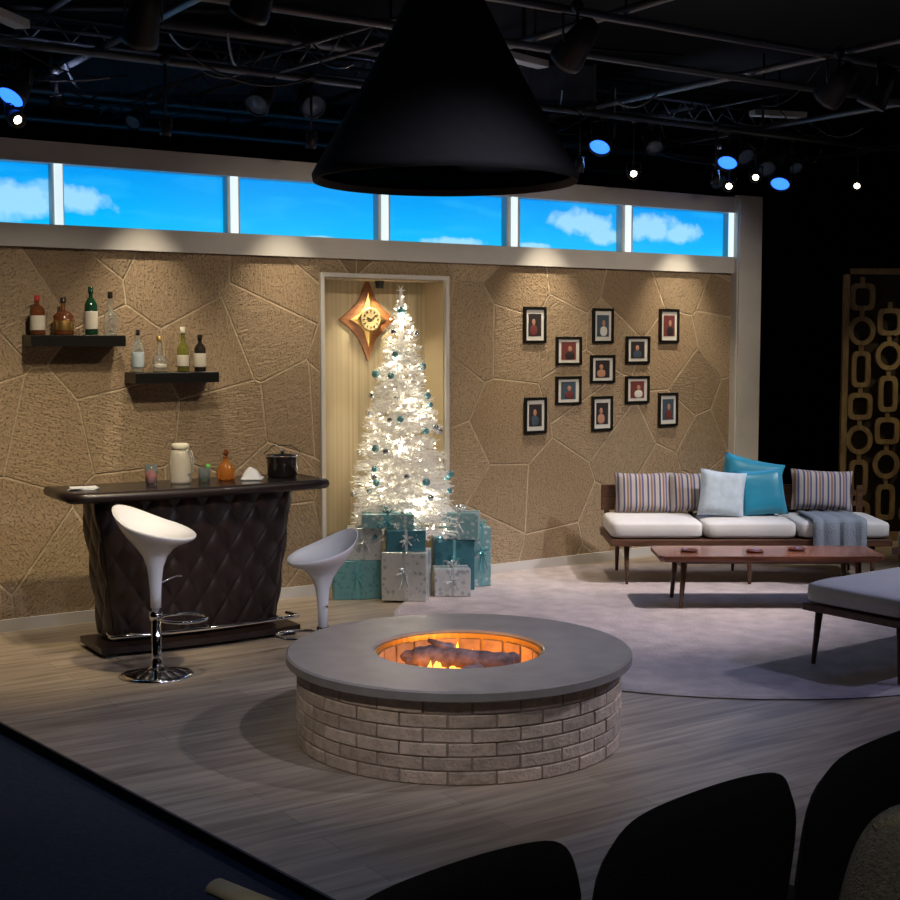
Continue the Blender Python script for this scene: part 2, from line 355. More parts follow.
# ---------------------------------------------------------------- set wall frame
WA=math.atan2(.557,.8305); A0=(-2.783,8.23,0)
def W(s,o=0,z=0): return Vector((A0[0]+.8305*s+.557*o, A0[1]+.557*s-.8305*o, z))
ZB,ZW0,ZW1,ZT=2.37,2.51,2.885,3.015
NS0,NS1,NZ,ND=2.28,3.30,2.24,.25
SL,SR=-2.4,6.27
b=MB()
b.box(SL,NS0,0,.3,0,ZB,'stone'); b.box(NS1,SR,0,.3,0,ZB,'stone'); b.box(NS0,NS1,0,.3,NZ,ZB,'stone')
b.box(NS0,NS1,ND,.3,0,NZ,'niche')
b.box(NS0-.0,NS0+.012,0.0,ND,0,NZ,'niche'); b.box(NS1-.012,NS1,0,ND,0,NZ,'niche'); b.box(NS0,NS1,0,ND,NZ-.012,NZ,'niche')
b.box(SL,SR,-.035,.3,ZB,ZW0,'cream'); b.box(SL,SR,-.035,.3,ZW1,ZT,'cream')
panes=[(-1.9,-.80),(-.71,.389),(.463,1.563),(1.656,2.732),(2.833,3.872),(3.997,5.024),(5.141,6.232)]
edges=[SL]+[x for p in panes for x in p]+[SR]
for i in range(0,len(edges),2):
    b.box(edges[i],edges[i+1],-.0,.3,ZW0,ZW1,'cream')
b.obj('wall_back',None,A0,(0,0,WA))
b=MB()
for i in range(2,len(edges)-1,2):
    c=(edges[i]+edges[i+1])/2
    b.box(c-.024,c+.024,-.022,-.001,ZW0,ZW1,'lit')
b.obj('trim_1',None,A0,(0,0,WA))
for i,(x0,x1) in enumerate(panes):
    b=MB(); b.box(x0,x1,.07,.09,ZW0,ZW1,'sky')
    b.obj('window_%d'%(i+1),None,A0,(0,0,WA))
b=MB(); b.box(SR,SR+.30,-.07,.32,0,ZT+.02,'cream',b=.006); b.box(SR+.01,SR+.05,-.085,-.071,.0,ZT,'cream')
b.obj('pillar',None,A0,(0,0,WA))
b=MB()
t=.03
b.box(NS0-t,NS0,-.025,-.001,0,NZ+t,'cream'); b.box(NS1,NS1+t,-.025,-.001,0,NZ+t,'cream'); b.box(NS0,NS1,-.025,-.001,NZ,NZ+t,'cream')
b.obj('trim_2',None,A0,(0,0,WA))
b=MB(); b.box(SL,NS0-t-.001,-.02,-.001,0,.075,'cream'); b.box(NS1+t+.001,SR,-.02,-.001,0,.075,'cream')
b.obj('baseboard_back',None,A0,(0,0,WA))
# ---------------------------------------------------------------- room
b=MB(); b.box(-7,8,-2.5,17,-.14,-.04,'carpet'); b.obj('floor')
b=MB(); b.box(-7,8,-2.5,17,4.15,4.25,'black'); b.obj('ceiling')
b=MB(); b.box(-7.1,-7,-2.5,17,-.04,4.15,'black'); b.obj('wall_left')
b=MB(); b.box(8,8.1,-2.5,17,-.04,4.15,'black'); b.obj('wall_right')
b=MB(); b.box(-7,8,17,17.1,-.04,4.15,'black'); b.obj('wall_far')
b=MB(); b.box(-7,8,-2.6,-2.5,-.04,4.15,'black'); b.obj('wall_front')
def toWall(x,y):
    dx=x-A0[0];dy=y-A0[1]
    return (dx*.8305+dy*.557, -dx*.557+dy*.8305)
poly=[toWall(*p) for p in ((-4.6,9.12),(-2.127,6.257),(-.371,4.222),(.5,3.213),(1.9,4.2),(3.6,5.4),(6.8,7.6),(6.8,14),(0,14))]
V=[(x,y,z) for z in (-.04,0) for (x,y) in poly]; n=len(poly)
F=[tuple(range(n))[::-1],tuple(range(n,2*n))]+[(i,(i+1)%n,n+(i+1)%n,n+i) for i in range(n)]
b=MB(); b.add(V,F,'planks'); b.obj('stage_floor',None,A0,(0,0,WA))
b=MB()
for p,q in ((poly[0],poly[1]),(poly[1],poly[2]),(poly[2],poly[3])):
    p=Vector((*p,0));q=Vector((*q,0)); d=(q-p).normalized(); nn=Vector((d.y,-d.x,0))
    V=[p,q,q+nn*.012,p+nn*.012]; V=[(a.x,a.y,z) for z in (-.04,.003) for a in V]
    b.add(V,[(0,1,2,3),(4,5,6,7),(0,1,5,4),(1,2,6,5),(2,3,7,6),(3,0,4,7)],'dark')
b.obj('trim_3',None,A0,(0,0,WA))
b=MB()
b.lathe([(0,0.001),(2.05,0.001),(2.07,.006),(2.05,.014),(1.0,.015),(0,.015)],'rug',n=96,smooth=False)
b.obj('round_rug',None,(1.70,8.71,0))
# ---------------------------------------------------------------- fire pit
fp=empty('fire_pit',(.04,6.07,0))
b=MB(); b.ring([(.732,0),(.732,.352),(.40,.352),(.40,.05),(.40,0)],'mortar',n=72); 
rows=6; ch=.352/rows; nb=23; R0=.738
for j in range(rows):
    for i in range(nb):
        a0=2*math.pi*(i+.5*(j%2))/nb+.007; a1=2*math.pi*(i+1+.5*(j%2))/nb-.007
        z0=j*ch+.003; z1=(j+1)*ch-.003; ro=R0+U(-.002,.003); V=[]
        K=4
        for k in range(K+1):
            a=a0+(a1-a0)*k/K
            for (r,z) in ((.70,z0),(ro-.003,z0),(ro,z0+.004),(ro,z1-.004),(ro-.003,z1),(.70,z1)):
                V.append((r*math.cos(a),r*math.sin(a),z))
        F=[]
        for k in range(K):
            for q in range(5): F.append((k*6+q,k*6+q+1,k*6+q+7,k*6+q+6))
        F.append((0,1,2,3,4,5)); F.append(tuple(K*6+q for q in (5,4,3,2,1,0)))
        b.add(V,F,'brick')
b.obj('brick_ring',fp)
b=MB(); b.ring([(.385,.353),(.775,.353),(.785,.360),(.785,.393),(.775,.400),(.392,.400),(.385,.394)],'cap',n=96)
b.obj('cap_slab',fp)
b=MB(); b.ring([(.372,.20),(.384,.20),(.384,.385),(.372,.385)],'gold',n=64)
for i in range(20):
    a0=2*math.pi*i/20+.02;a1=2*math.pi*(i+1)/20-.02
    V=[(r*math.cos(a),r*math.sin(a),z) for z in (.26,.36) for (r,a) in ((.371,a0),(.371,a1),(.362,a1),(.362,a0))]
    b.add(V,[(0,1,2,3),(4,5,6,7),(0,1,5,4),(1,2,6,5),(2,3,7,6),(3,0,4,7)],'innerbrick')
b.obj('fire_liner',fp)
b=MB(); b.lathe([(0,.2),(.371,.2),(.371,.26),(.2,.28),(0,.285)],'ember',n=48)
for i in range(60):
    a=U(0,6.28);r=math.sqrt(R())*.32; b.sphere((r*math.cos(a),r*math.sin(a),.28),(U(.015,.03),U(.015,.03),.018),'ember' if R()<.35 else 'log',6,4)
b.obj('ember_bed',fp)
b=MB()
for (x0,y0,z0,x1,y1,z1,r) in ((-.20,.02,.35,.24,-.10,.345,.046),(-.26,.14,.32,-.02,.02,.39,.028),(.02,-.17,.31,.27,.08,.33,.032),(-.25,.10,.31,.05,.14,.32,.03)):
    pts=[];rad=[]
    for k in range(12):
        u=k/11; pts.append((x0+(x1-x0)*u+U(-.005,.005),y0+(y1-y0)*u,z0+(z1-z0)*u+.012*math.sin(u*3)+U(-.005,.005))); rad.append(r*(1+.3*noise.noise(Vector((u*6,x0*9,0))))*(.75 if k in(0,11) else 1))
    b.tube(pts,rad,'log',n=12)
b.tube([(-.02,-.02,.38),(-.08,.0,.41),(-.14,.02,.43)],[.022,.018,.010],'log')
b.obj('logs',fp)
b=MB()
for i in range(16):
    a=U(0,6.28);r=U(.03,.26);h=U(.05,.10)
    b.lathe([(0,0),(.014,.01),(.018,.03),(.010,h*.6),(.0,h)],'flame',(r*math.cos(a),r*math.sin(a),.285),8,fn=lambda p:(p[0]+.1*p[2],p[1],p[2]))
b.obj('flames',fp)
def light(name,kind,loc,energy,col,parent=None,size=.05,**kw):
    l=bpy.data.lights.new(name,kind); l.energy=energy; l.color=col
    if kind in('POINT','SPOT'): l.shadow_soft_size=size
    for k,v in kw.items(): setattr(l,k,v)
    o=bpy.data.objects.new(name,l); scene.collection.objects.link(o); o.location=loc
    if parent: o.parent=parent
    return o
light('fire_glow','POINT',(.1,.12,.37),2.4,(1,.42,.12),fp,.03)
light('fire_glow_low','POINT',(-.22,-.2,.33),1.8,(1,.42,.12),fp,.03)
# hood
hd=empty('fireplace_hood',(-.02,6.1,2.5))
b=MB(); b.lathe([(.565,.03),(.58,.0),(.59,0),(.595,.03),(.57,.075),(.40,.36),(.27,.60),(.17,.80),(.13,.92),(.13,1.64),(.10,1.64),(.10,.92),(.15,.78),(.38,.36),(.565,.03)],'hood',n=64)
b.obj('cone',hd)
# ---------------------------------------------------------------- bar
bar=empty('cocktail_bar',(-1.55,8.01,0),math.radians(32))
b=MB()
def bary(z):
    u=z/.9; return -.10-.06*u
def barx(z): return .50+.10*(z/.9)
zt=.90
V=[];
for z in (.07,zt):
    hx=barx(z); V+=[(-hx,bary(z)+.03,z),(hx,bary(z)+.03,z),(hx,.18,z),(-hx,.18,z)]
b.add(V,[(0,1,2,3),(4,5,6,7),(0,1,5,4),(1,2,6,5),(2,3,7,6),(3,0,4,7)],'vinyl')
b.obj('body',bar)
KD=math.pi/.17
def dia(x,z):
    q=abs(math.sin((x+z*.62)*KD)*math.sin((x-z*.62)*KD)); return q**.4
def quilt(b,w0,w1,fy,n=150,m=90,X=None):
    V=[];F=[]
    for j in range(m+1):
        z=.075+(zt-.075)*j/m; hx=w0+(w1-w0)*j/m
        for i in range(n+1):
            x=(2*i/n-1)*hx
            edge=min(1,(hx-abs(x))/.03)*min(1,(z-.075)/.02+.0)
            bow=.05*(1-(x/hx)**2)
            V.append((x,fy(z)-bow*1.0-.024*dia(x,z)*edge+.0,z))
    for j in range(m):
        for i in range(n):
            a=j*(n+1)+i;F.append((a,a+1,a+n+2,a+n+1))
    b.add(V,F,'vinyl',True,X)
b=MB(); quilt(b,.50,.60,lambda z:bary(z)+.025)
for sgn in (-1,1):
    V=[];F=[];n=40;m=80
    for j in range(m+1):
        z=.075+(zt-.075)*j/m; hx=barx(z)
        for i in range(n+1):
            y=bary(z)+.03+(.15-bary(z))*i/n
            V.append((sgn*(hx+.002+.020*dia(y,z)*min(1,min(i,n-i)/2)),y,z))
    for j in range(m):
        for i in range(n): a=j*(n+1)+i;F.append((a,a+1,a+n+2,a+n+1))
    b.add(V,F,'vinyl',True)
b.obj('quilted_panels',bar)
b=MB()
V=[];n=24
fr=[(-.775+1.55*i/n, -.24-.05*(1-(2*i/n-1)**2)) for i in range(n+1)]
out=fr+[(.775,.24),(-.775,.24)]
k=len(out); V=[(x,y,z) for z in (.895,.95) for (x,y) in out]
b.add(V,[tuple(range(k))[::-1],tuple(range(k,2*k))]+[(i,(i+1)%k,k+(i+1)%k,k+i) for i in range(k)],'vinyltop')
b.tube([(x,y,.925) for x,y in [(-.775,.24)]+fr+[(.775,.24)]],.03,'vinyl',n=10)
b.obj('top_slab',bar)
b=MB()
fr=[(-.62+1.24*i/n, -.20-.05*(1-(2*i/n-1)**2)) for i in range(n+1)]; out=fr+[(.62,.2),(-.62,.2)]
V=[(x,y,z) for z in (.025,.06) for (x,y) in out]
b.add(V,[tuple(range(k))[::-1],tuple(range(k,2*k))]+[(i,(i+1)%k,k+(i+1)%k,k+i) for i in range(k)],'vinyl')
for sx in(-.56,.56):
    for sy in (-.16,.16): b.box(sx-.03,sx+.03,sy-.03,sy+.03,0,.026,'dark')
b.tube([(-.56,-.13,.13),(-.58,-.24,.13)]+[(-.58+1.16*i/10,-.26-.05*(1-(i/5-1)**2),.13) for i in range(11)]+[(.58,-.24,.13),(.56,-.13,.13)],.011,'chrome')
for x in(-.45,0,.45): b.tube([(x,-.13,.13),(x,-.30,.13)],.008,'chrome')
b.obj('plinth_and_foot_rail',bar)
def barW(x,y,z=.95):
    c,s_=math.cos(math.radians(32)),math.sin(math.radians(32)); return (-1.55+x*c-y*s_, 8.01+x*s_+y*c, z)
Z0=.951
b=MB(); b.lathe([(.032,0),(.036,.06),(.038,.12),(.035,.12),(.033,.06),(.030,.008),(0,.008)],'gclear',n=20); b.lathe([(0,.009),(.029,.009),(.0325,.05),(.033,.085),(0,.085)],'redliq',n=20); b.obj('cocktail_glass',None,barW(-.24,0,Z0))
b=MB(); b.lathe([(.058,0),(.064,.015),(.066,.15),(.058,.185),(.048,.2),(0,.2)],'frost',n=28)
b.lathe([(.05,.198),(.052,.23),(.04,.238),(0,.238)],'label',n=24)
b.tube([(.05,0,.2),(.09,0,.19),(.105,0,.14),(.095,0,.07),(.066,0,.05)],.007,'gclear'); b.obj('glass_pitcher',None,barW(-.05,.02,Z0),(0,0,-.6))
b=MB(); b.lathe([(.034,0),(.038,.085),(.035,.085),(.031,.008),(0,.008)],'gclear',n=20); b.lathe([(0,.009),(.030,.009),(.033,.06),(0,.06)],'greenliq',n=20)
b.sphere((.02,.02,.09),.018,'greenliq'); b.obj('drink_tumbler',None,barW(.09,.0,Z0))
b=MB(); b.lathe([(.045,0),(.058,.02),(.056,.07),(.040,.10),(.018,.12),(.018,.145),(.024,.147),(0,.147)],'amber',n=24); b.sphere((0,0,.17),(.018,.018,.022),'gbrown'); b.obj('liquor_decanter',None,barW(.23,.0,Z0))
b=MB()
V=[];F=[];n=16
for j in range(n+1):
    for i in range(n+1):
        x=(i/n-.5)*.13;y=(j/n-.5)*.12; h=max(0.006,.075*(1-(x/.065)**2)*(1-(y/.06)**2)+.02*noise.noise(Vector((x*25,y*25,1)))); V.append((x,y,h))
for j in range(n):
    for i in range(n): a=j*(n+1)+i;F.append((a,a+1,a+n+2,a+n+1))
V+=[(-.065,-.06,0),(.065,-.06,0),(.065,.06,0),(-.065,.06,0)]; q=(n+1)**2; F.append((q,q+1,q+2,q+3))
b.add(V,F,'cloth',True); b.obj('bar_towel',None,barW(.39,-.02,Z0))
b=MB(); b.lathe([(.085,0),(.092,.01),(.096,.13),(.098,.14),(.0,.145)],'gdark',n=32); b.lathe([(.099,.128),(.101,.132),(.099,.14)],'chrome',n=32); b.lathe([(.02,.145),(.012,.15),(.018,.165),(0,.17)],'chrome',n=16)
b.tube([(-.097,0,.11),(-.12,0,.15),(-.06,0,.195),(.06,0,.195),(.12,0,.15),(.097,0,.11)],.004,'chrome'); b.obj('ice_bucket',None,barW(.62,.04,Z0),(0,0,.5))
b=MB()
for i in range(3): b.box(-.075,.075,-.06,.06,.002+i*.004,.005+i*.004,'cloth',T(rz=.2*i))
b.obj('paper_napkins',None,barW(-.64,.0,.949))
# ---------------------------------------------------------------- stools
def stool(loc,seatz,rz,S=1):
    e=empty('bar_stool',loc,rz); b=MB()
    def fn(p):
        r=math.hypot(p[0],p[1]); q=min(1,r/.21)
        z=p[2]+(-p[0]/.21)*.055*q*q+.05*max(0,-p[0]/.21)**2*q*q
        return (p[0]*1.05*S,p[1]*.95*S,z)
    b.lathe([(.028,-.42),(.030,-.33),(.034,-.27),(.043,-.20),(.065,-.14),(.105,-.09),(.15,-.055),(.185,-.025),(.208,.005),(.214,.02),(.207,.022),(.18,-.002),(.13,-.03),(.07,-.045),(0,-.05)],'white',(0,0,seatz),40,fn=fn)
    b.obj('seat_shell',e)
    zr=max(.14,seatz-.47)
    b=MB(); b.lathe([(.0,0),(.195,0),(.197,.008),(.17,.018),(.09,.032),(.045,.045),(.03,.06),(.026,.1),(.026,zr+.02),(.021,zr+.02),(.021,seatz-.41)],'chrome',n=40)
    b.tube([(0.03,0,zr+.0)]+[(.03+.13*(1-math.cos(a))/1.0,.12*math.sin(a),zr) for a in [math.radians(30*k) for k in range(1,12)]]+[(0.03,0,zr)],.009,'chrome')
    b.tube([(0,0,zr-.02),(0,0,zr+.03)],.036,'chrome',n=16); b.tube([(0,.02,seatz-.30),(.05,.14,seatz-.27),(.07,.17,seatz-.275)],.005,'chrome')
    b.obj('pedestal',e)
stool((-1.578,7.15,0),.79,math.radians(-15)); stool((-.725,7.6,0),.59,math.radians(215),.93)
# ---------------------------------------------------------------- wall shelves and bottles
def shelf(s0,s1,z):
    b=MB(); b.box(-(s1-s0)/2,(s1-s0)/2,-.20,-.002,-.07,0,'frame',b=.004); b.obj('floating_shelf',None,W((s0+s1)/2,0,z),(0,0,WA))
shelf(.18,.77,1.83); shelf(.83,1.40,1.594)
def bottle(name,s,z,r,h,glass,lab,cap,nr=.013,sh=.62):
    b=MB(); b.lathe([(r*.92,0),(r,.006),(r,h*sh),(r*.8,h*(sh+.07)),(nr,h*(sh+.16)),(nr,h*.93),(nr*1.2,h*.935),(nr*1.2,h*.95),(0,h*.95)],glass,n=20)
    if lab: b.lathe([(r+.0008,h*.12),(r+.0012,h*.13),(r+.0012,h*(sh-.14)),(r+.0008,h*(sh-.13))],lab,n=20)
    b.lathe([(nr*1.25,h*.86),(nr*1.3,h*.87),(nr*1.3,h),(0,h)],cap,n=14)
    b.obj(name,None,W(s,.1,z+.001))
bottle('whiskey_bottle',.25,1.83,.045,.24,'gbrown','label','rlabel')
bottle('cognac_decanter',.41,1.83,.062,.23,'gbrown','gold','gdark',sh=.5)
bottle('wine_bottle',.585,1.83,.040,.30,'ggreen','label','ggreen')
bottle('vodka_bottle',.71,1.83,.040,.27,'gclear',None,'gdark',sh=.45)
bottle('gin_bottle',.885,1.594,.038,.27,'gclear','pale','chrome',sh=.6)
bottle('liqueur_bottle',1.03,1.594,.045,.23,'gclear','label','gold',sh=.35)
bottle('tequila_bottle',1.19,1.594,.038,.29,'golive','label','label',sh=.5)
bottle('rum_bottle',1.31,1.594,.038,.24,'gdark','label','gdark')
# ---------------------------------------------------------------- pictures
tall=[(4.137,1.916),(4.826,1.913),(5.545,1.917),(4.147,1.213),(4.826,1.207),(5.545,1.219)]
wide=[(4.475,1.713),(5.201,1.718),(4.826,1.566),(4.475,1.40),(5.201,1.392)]
def picture(s,z,w,h,idx):
    e=empty('picture_frame',W(s,0,z),WA); t=.020; d=.022
    b=MB(); b.box(-w/2,w/2,-d,-.002,h/2-t,h/2,'frame'); b.box(-w/2,w/2,-d,-.002,-h/2,-h/2+t,'frame'); b.box(-w/2,-w/2+t,-d,-.002,-h/2+t,h/2-t,'frame'); b.box(w/2-t,w/2,-d,-.002,-h/2+t,h/2-t,'frame'); b.obj('frame',e)
    b=MB(); b.box(-w/2+t,w/2-t,-.010,-.003,-h/2+t,h/2-t,'mount')
    pw=w*.29;ph=h*.31; b.box(-pw,pw,-.012,-.0101,-ph,ph,['pdark','pblue','pred','pdark'][idx%4])
    hx=[-.2,.1,.15,-.1][idx%4]*pw
    b.sphere((hx,-.013,ph*.25),(pw*.28,.002,ph*.30),'skin'); b.sphere((hx,-.0128,-ph*.5),(pw*.6,.002,ph*.45),['pred','mount','pdark','pblue','skin'][idx%5],e=.8)
    b.obj('photo',e)
for i,(s,z) in enumerate(tall): picture(s,z,.215,.28,i)
for i,(s,z) in enumerate(wide): picture(s,z,.255,.225,i+2)
b=MB()
def star(rv,rh,ri,y0,y1,k):
    pts=[]
    for i in range(4):
        a=math.pi/2*i; r=rv if i%2 else rh
        pts.append((r*math.cos(a),r*math.sin(a)))
        for u in (.30,.70):
            a2=a+math.pi/2*u; rr=ri*(1.1); pts.append((rr*math.cos(a2),rr*math.sin(a2)))
    n=len(pts); V=[(x,y1,z) for x,z in pts]+[(0,y0,0)]
    V+=[(x,y1+.01,z) for x,z in pts]
    b.add(V,[(i,(i+1)%n,n) for i in range(n)]+[(i,(i+1)%n,n+1+(i+1)%n,n+1+i) for i in range(n)]+[tuple(range(n+1,2*n+1))],k)
M['starwood']=wood_material('star_clock_wood',(.24,.09,.035),(.36,.15,.06))
star(.305,.24,.145,-.035,-.015,'starwood'); star(.20,.15,.08,-.055,-.03,'gold')
b.lathe([(0,0),(.082,0),(.088,.012),(.080,.02),(.073,.014),(0,.014)],'dial',n=40,X=T(0,-.045,0,rx=math.pi/2))
for i in range(12):
    a=math.pi/6*i; b.box(-.003,.003,-.064,-.060,.050,.068,'gdark',Matrix.Rotation(a,4,'Y'))
b.box(-.003,.003,-.066,-.061,0,.05,'gdark',Matrix.Rotation(.9,4,'Y')); b.box(-.004,.004,-.066,-.061,0,.035,'gdark',Matrix.Rotation(-1.2,4,'Y'))
b.obj('starburst_clock',None,W(2.78,-ND+.0,1.95),(0,0,WA))
# ---------------------------------------------------------------- tree
tp=(-.348,9.61); tr=empty('christmas_tree',(*tp,0))
b=MB()
def needles(b,p,q,L,cnt):
    p=Vector(p);q=Vector(q);d=(q-p); dn=d.normalized()
    b.tube([p,q],.004,'needle',n=4)
    for i in range(cnt):
        u=(i+R())/cnt; c=p+d*u; v=Vector((U(-1,1),U(-1,1),U(-1,1)))
        v=(v-dn*v.dot(dn)).normalized(); w=(v*.8+dn*.6).normalized()*L*U(.7,1.1); side=w.cross(dn).normalized()*.0032
        b.add([c-side,c+side,c+w],[(0,1,2)],'needle',False,None,R())
H0,H1,RB=.44,2.12,.375
tips=[]
lev=24
for j in range(lev):
    u=j/(lev-1); z=H0+(H1-H0-.08)*u; rr=RB*(1-u)**.82+.035; nb_=max(5,int(22*(1-u)+5))
    for i in range(nb_):
        a=2*math.pi*(i+R()*.6)/nb_+j*.7; r=rr*U(.80,1.10)
        if math.sin(a-WA)>0: r=min(r,.36)
        p=(0,0,z+.03); q=(r*math.cos(a),r*math.sin(a),z+U(-.05,.03)+.02)
        needles(b,p,q,.042,int(30+150*r)); tips.append(Vector(q))
        if r>.12:
            for sgn in (-1,1):
                m_=Vector((q[0]*.55,q[1]*.55,q[2]))
                q2=(r*.93*math.cos(a+sgn*.27),r*.93*math.sin(a+sgn*.27),q[2]+U(-.03,.03)); needles(b,m_,q2,.038,int(90*r)+8)
needles(b,(0,0,H1-.12),(0,0,H1+.02),.05,70)
b.tube([(0,0,.03),(0,0,H1)],.018,'needle',n=8)
b.obj('branches',tr)
b=MB()
for a in (0,2.09,4.19): b.tube([(0,0,.12),(.11*math.cos(a),.11*math.sin(a),.01)],.012,'frame',n=6)
b.tube([(0,0,.0),(0,0,.2)],.03,'frame'); b.obj('stand',tr)
b=MB()
for p in tips:
    if R()<.16: b.sphere(p*1.0-Vector((0,0,.02)),U(.020,.029),'ball' if R()<.6 else 'ball2',12,8)
b.obj('baubles',tr)
b=MB()
for k in range(260):
    u=R()**1.2; z=H0+(H1-H0)*u; r=(RB*(1-u)**.9+.03)*U(.55,1.0); a=U(0,6.28); b.sphere((r*math.cos(a),r*math.sin(a),z),.0048,'bulb',6,4)
b.obj('fairy_lights',tr)
b=MB()
for i in range(6):
    a=math.pi/3*i; b.tube([(0,0,H1+.03),(.035*math.cos(a),0,H1+.03+.045*math.sin(a))],[.006,.001],'needle',n=5)
b.obj('topper',tr)
for (x,y,z,e) in ((.12,-.16,.62,1.8),(-.15,-.1,.75,1.8),(.0,-.15,1.05,1.7),(.08,-.08,1.35,1.2),(-.06,-.06,1.65,.9),(0.02,-.05,1.95,.5),(.2,.1,.7,1.5),(-.2,.05,1.1,1)):
    light('fairy_glow','POINT',(x,y,z),e*1.6,(1,.85,.64),tr,.03)
# ---------------------------------------------------------------- gifts
def gift(x,y,z,w,d,h,k,rb,rz=0,bow=True):
    e=empty('wrapped_gift',(x,y,z),rz); b=MB(); b.box(-w/2,w/2,-d/2,d/2,0,h,k,b=.005); b.obj('box',e)
    b=MB(); q=.010; g=.0015
    b.box(-q,q,-d/2-g,d/2+g,.001,h+g,rb); b.box(-w/2-g,w/2+g,-q,q,.001,h+g,rb)
    if bow:
        for i in range(6):
            a=math.pi/3*i; c,s_=math.cos(a),math.sin(a); pts=[]
            for t_ in range(9):
                th=math.pi*2*t_/8; rr=.03*(1-math.cos(th)); hh=.022*math.sin(th)
                pts.append((rr*c-.010*math.sin(th)*s_,rr*s_,h+.018+hh*.8+rr*.25))
            b.tube(pts,.007,rb,n=5,flat=.25)
        b.sphere((0,0,h+.02),.012,rb,8,6)
    for i in range(4):
        a=math.pi/2*i+.5; b.tube([(0,-d/2-.004,h*.6),(.05*math.cos(a),-d/2-.03,h*.6+.035*math.sin(a)),(.015*math.cos(a),-d/2-.012,h*.6+.03*math.sin(a))],.006,rb,n=5)
    b.tube([(0,-d/2-.004,h*.6),(-.03,-d/2-.02,h*.25)],.005,rb,n=4); b.tube([(0,-d/2-.004,h*.6),(.035,-d/2-.02,h*.3)],.005,rb,n=4)
    b.obj('ribbon',e)
gift(-.655,9.36,0,.33,.18,.27,'wteal','ribt',.15)
gift(-.30,9.27,0.016,.31,.26,.335,'wsilver','ribs',-.12)
gift(.01,9.40,0.017,.25,.2,.19,'wsilver','ribs',.1)
gift(.02,9.66,0.017,.29,.24,.36,'wdark','ribt',.1)
gift(-.60,9.37,.272,.24,.16,.225,'wsilver','ribs',.05,bow=False)
gift(-.31,9.27,.353,.27,.2,.145,'wdark','ribs',.1,bow=False)
gift(.07,9.64,.38,.28,.2,.19,'wpattern','ribs',-.1)
gift(.215,9.80,0.017,.13,.2,.43,'wpattern','ribt',.2)
gift(-.43,9.32,.500,.36,.14,.10,'wpattern','ribt',.0)
# ---------------------------------------------------------------- sofa
sf=empty('mid_century_sofa',(2.195,10.08,.017),math.radians(0)); L_=2.05; D_=.70
def leg(b,x,y,z,dx,dy,r0=.022,r1=.012,k='walnut'): b.tube([(x,y,z),(x+dx,y+dy,0.0)],[r0,r1],k,n=12)
b=MB()
b.box(-L_/2,L_/2,-D_/2,-D_/2+.04,.285,.335,'walnut',b=.006); b.box(-L_/2,L_/2,D_/2-.04,D_/2,.27,.335,'walnut',b=.006)
for x in (-1.0,-.35,.35,1.0): b.box(x-.025,x+.025,-D_/2+.03,D_/2-.03,.285,.33,'walnut')
b.box(-L_/2,L_/2,-D_/2+.03,D_/2-.03,.32,.335,'walnut')
for x in (-.9,0,.9):
    for y,dy in ((-D_/2+.08,-.03),(D_/2-.08,.03)): leg(b,x,y,.29,.0,dy)
for x in (-.98,-.33,.33,.98): b.box(x-.02,x+.02,D_/2-.04,D_/2-.01,.3,.66,'walnut')
b.box(-L_/2,L_/2-.1,D_/2-.05,D_/2-.02,.47,.67,'walnut',b=.008)
b.obj('frame',sf)
b=MB()
for i in range(3):
    cx=-L_/2+L_/3*(i+.5); b.sphere((cx,-.02,.40),(L_/6-.004,D_/2-.03,.068),'seatw',40,20,e=.18,e2=.35)
b.obj('seat_cushions',sf)
def pil(x,y,z,w,h,t,k,lean=-.25,roll=0,rz=0):
    b=MB(); b.pillow(w,h,t,k); o=b.obj('throw_pillow',sf); o.matrix_local=T(x,y,z,rx=lean,rz=rz)@Matrix.Rotation(roll,4,'Y')
pil(-.72,.20,.62,.44,.31,.14,'stripe'); pil(-.33,.20,.62,.40,.31,.14,'stripe',rz=.05); pil(.65,.20,.635,.48,.32,.14,'stripe',roll=.05)
pil(.08,.12,.68,.46,.43,.15,'teal',roll=.22,rz=-.1); pil(.15,.02,.64,.36,.36,.13,'teal',lean=-.3,roll=-.08); pil(-.16,-.04,.635,.35,.36,.14,'pale',lean=-.3,roll=.12)
b=MB(); V=[];F=[];n=18;m=26
prof=[(.12,.476),(0,.478),(-.1,.479),(-.22,.480),(-.3,.479),(-.345,.472),(-.362,.45),(-.368,.4),(-.372,.33),(-.376,.26),(-.378,.20)]
for j,(y,z) in enumerate(prof):
    for i in range(n+1):
        x=.44+.40*i/n+.02*j/10*math.sin(i); V.append((x,y-.012*math.sin(i*1.3)*(j>5),z+.005*math.sin(i*1.3)+.004))
for j in range(len(prof)-1):
    for i in range(n): a=j*(n+1)+i;F.append((a,a+1,a+n+2,a+n+1))
b.add(V,F,'throw',True); o=b.obj('throw_blanket',sf); sm=o.modifiers.new('s','SOLIDIFY'); sm.thickness=.008; sm.offset=1
ct=empty('coffee_table',(2.14,9.08,.017)); b=MB()
out=[(-.75,-.19),(-.72,-.235),(.72,-.235),(.75,-.19),(.75,.19),(.72,.235),(-.72,.235),(-.75,.19)]
k=8;V=[(x*s_,y*s_,z) for z,s_ in ((.315,.985),(.33,1),(.355,1)) for x,y in out]
b.add(V,[tuple(range(8))[::-1],tuple(range(16,24))]+[(r*8+i,r*8+(i+1)%8,(r+1)*8+(i+1)%8,(r+1)*8+i) for r in (0,1) for i in range(8)],'redwood')
b.obj('top',ct); b=MB()
b.box(-.6,.6,-.02,.02,.27,.316,'walnut'); 
for x in(-.58,.58):
    b.box(x-.02,x+.02,-.18,.18,.27,.316,'walnut')
    for y in(-.17,.17): leg(b,x,y,.3,.02*(1 if x>0 else -1),.02*(1 if y>0 else -1),.022,.013)
b.obj('legs',ct)
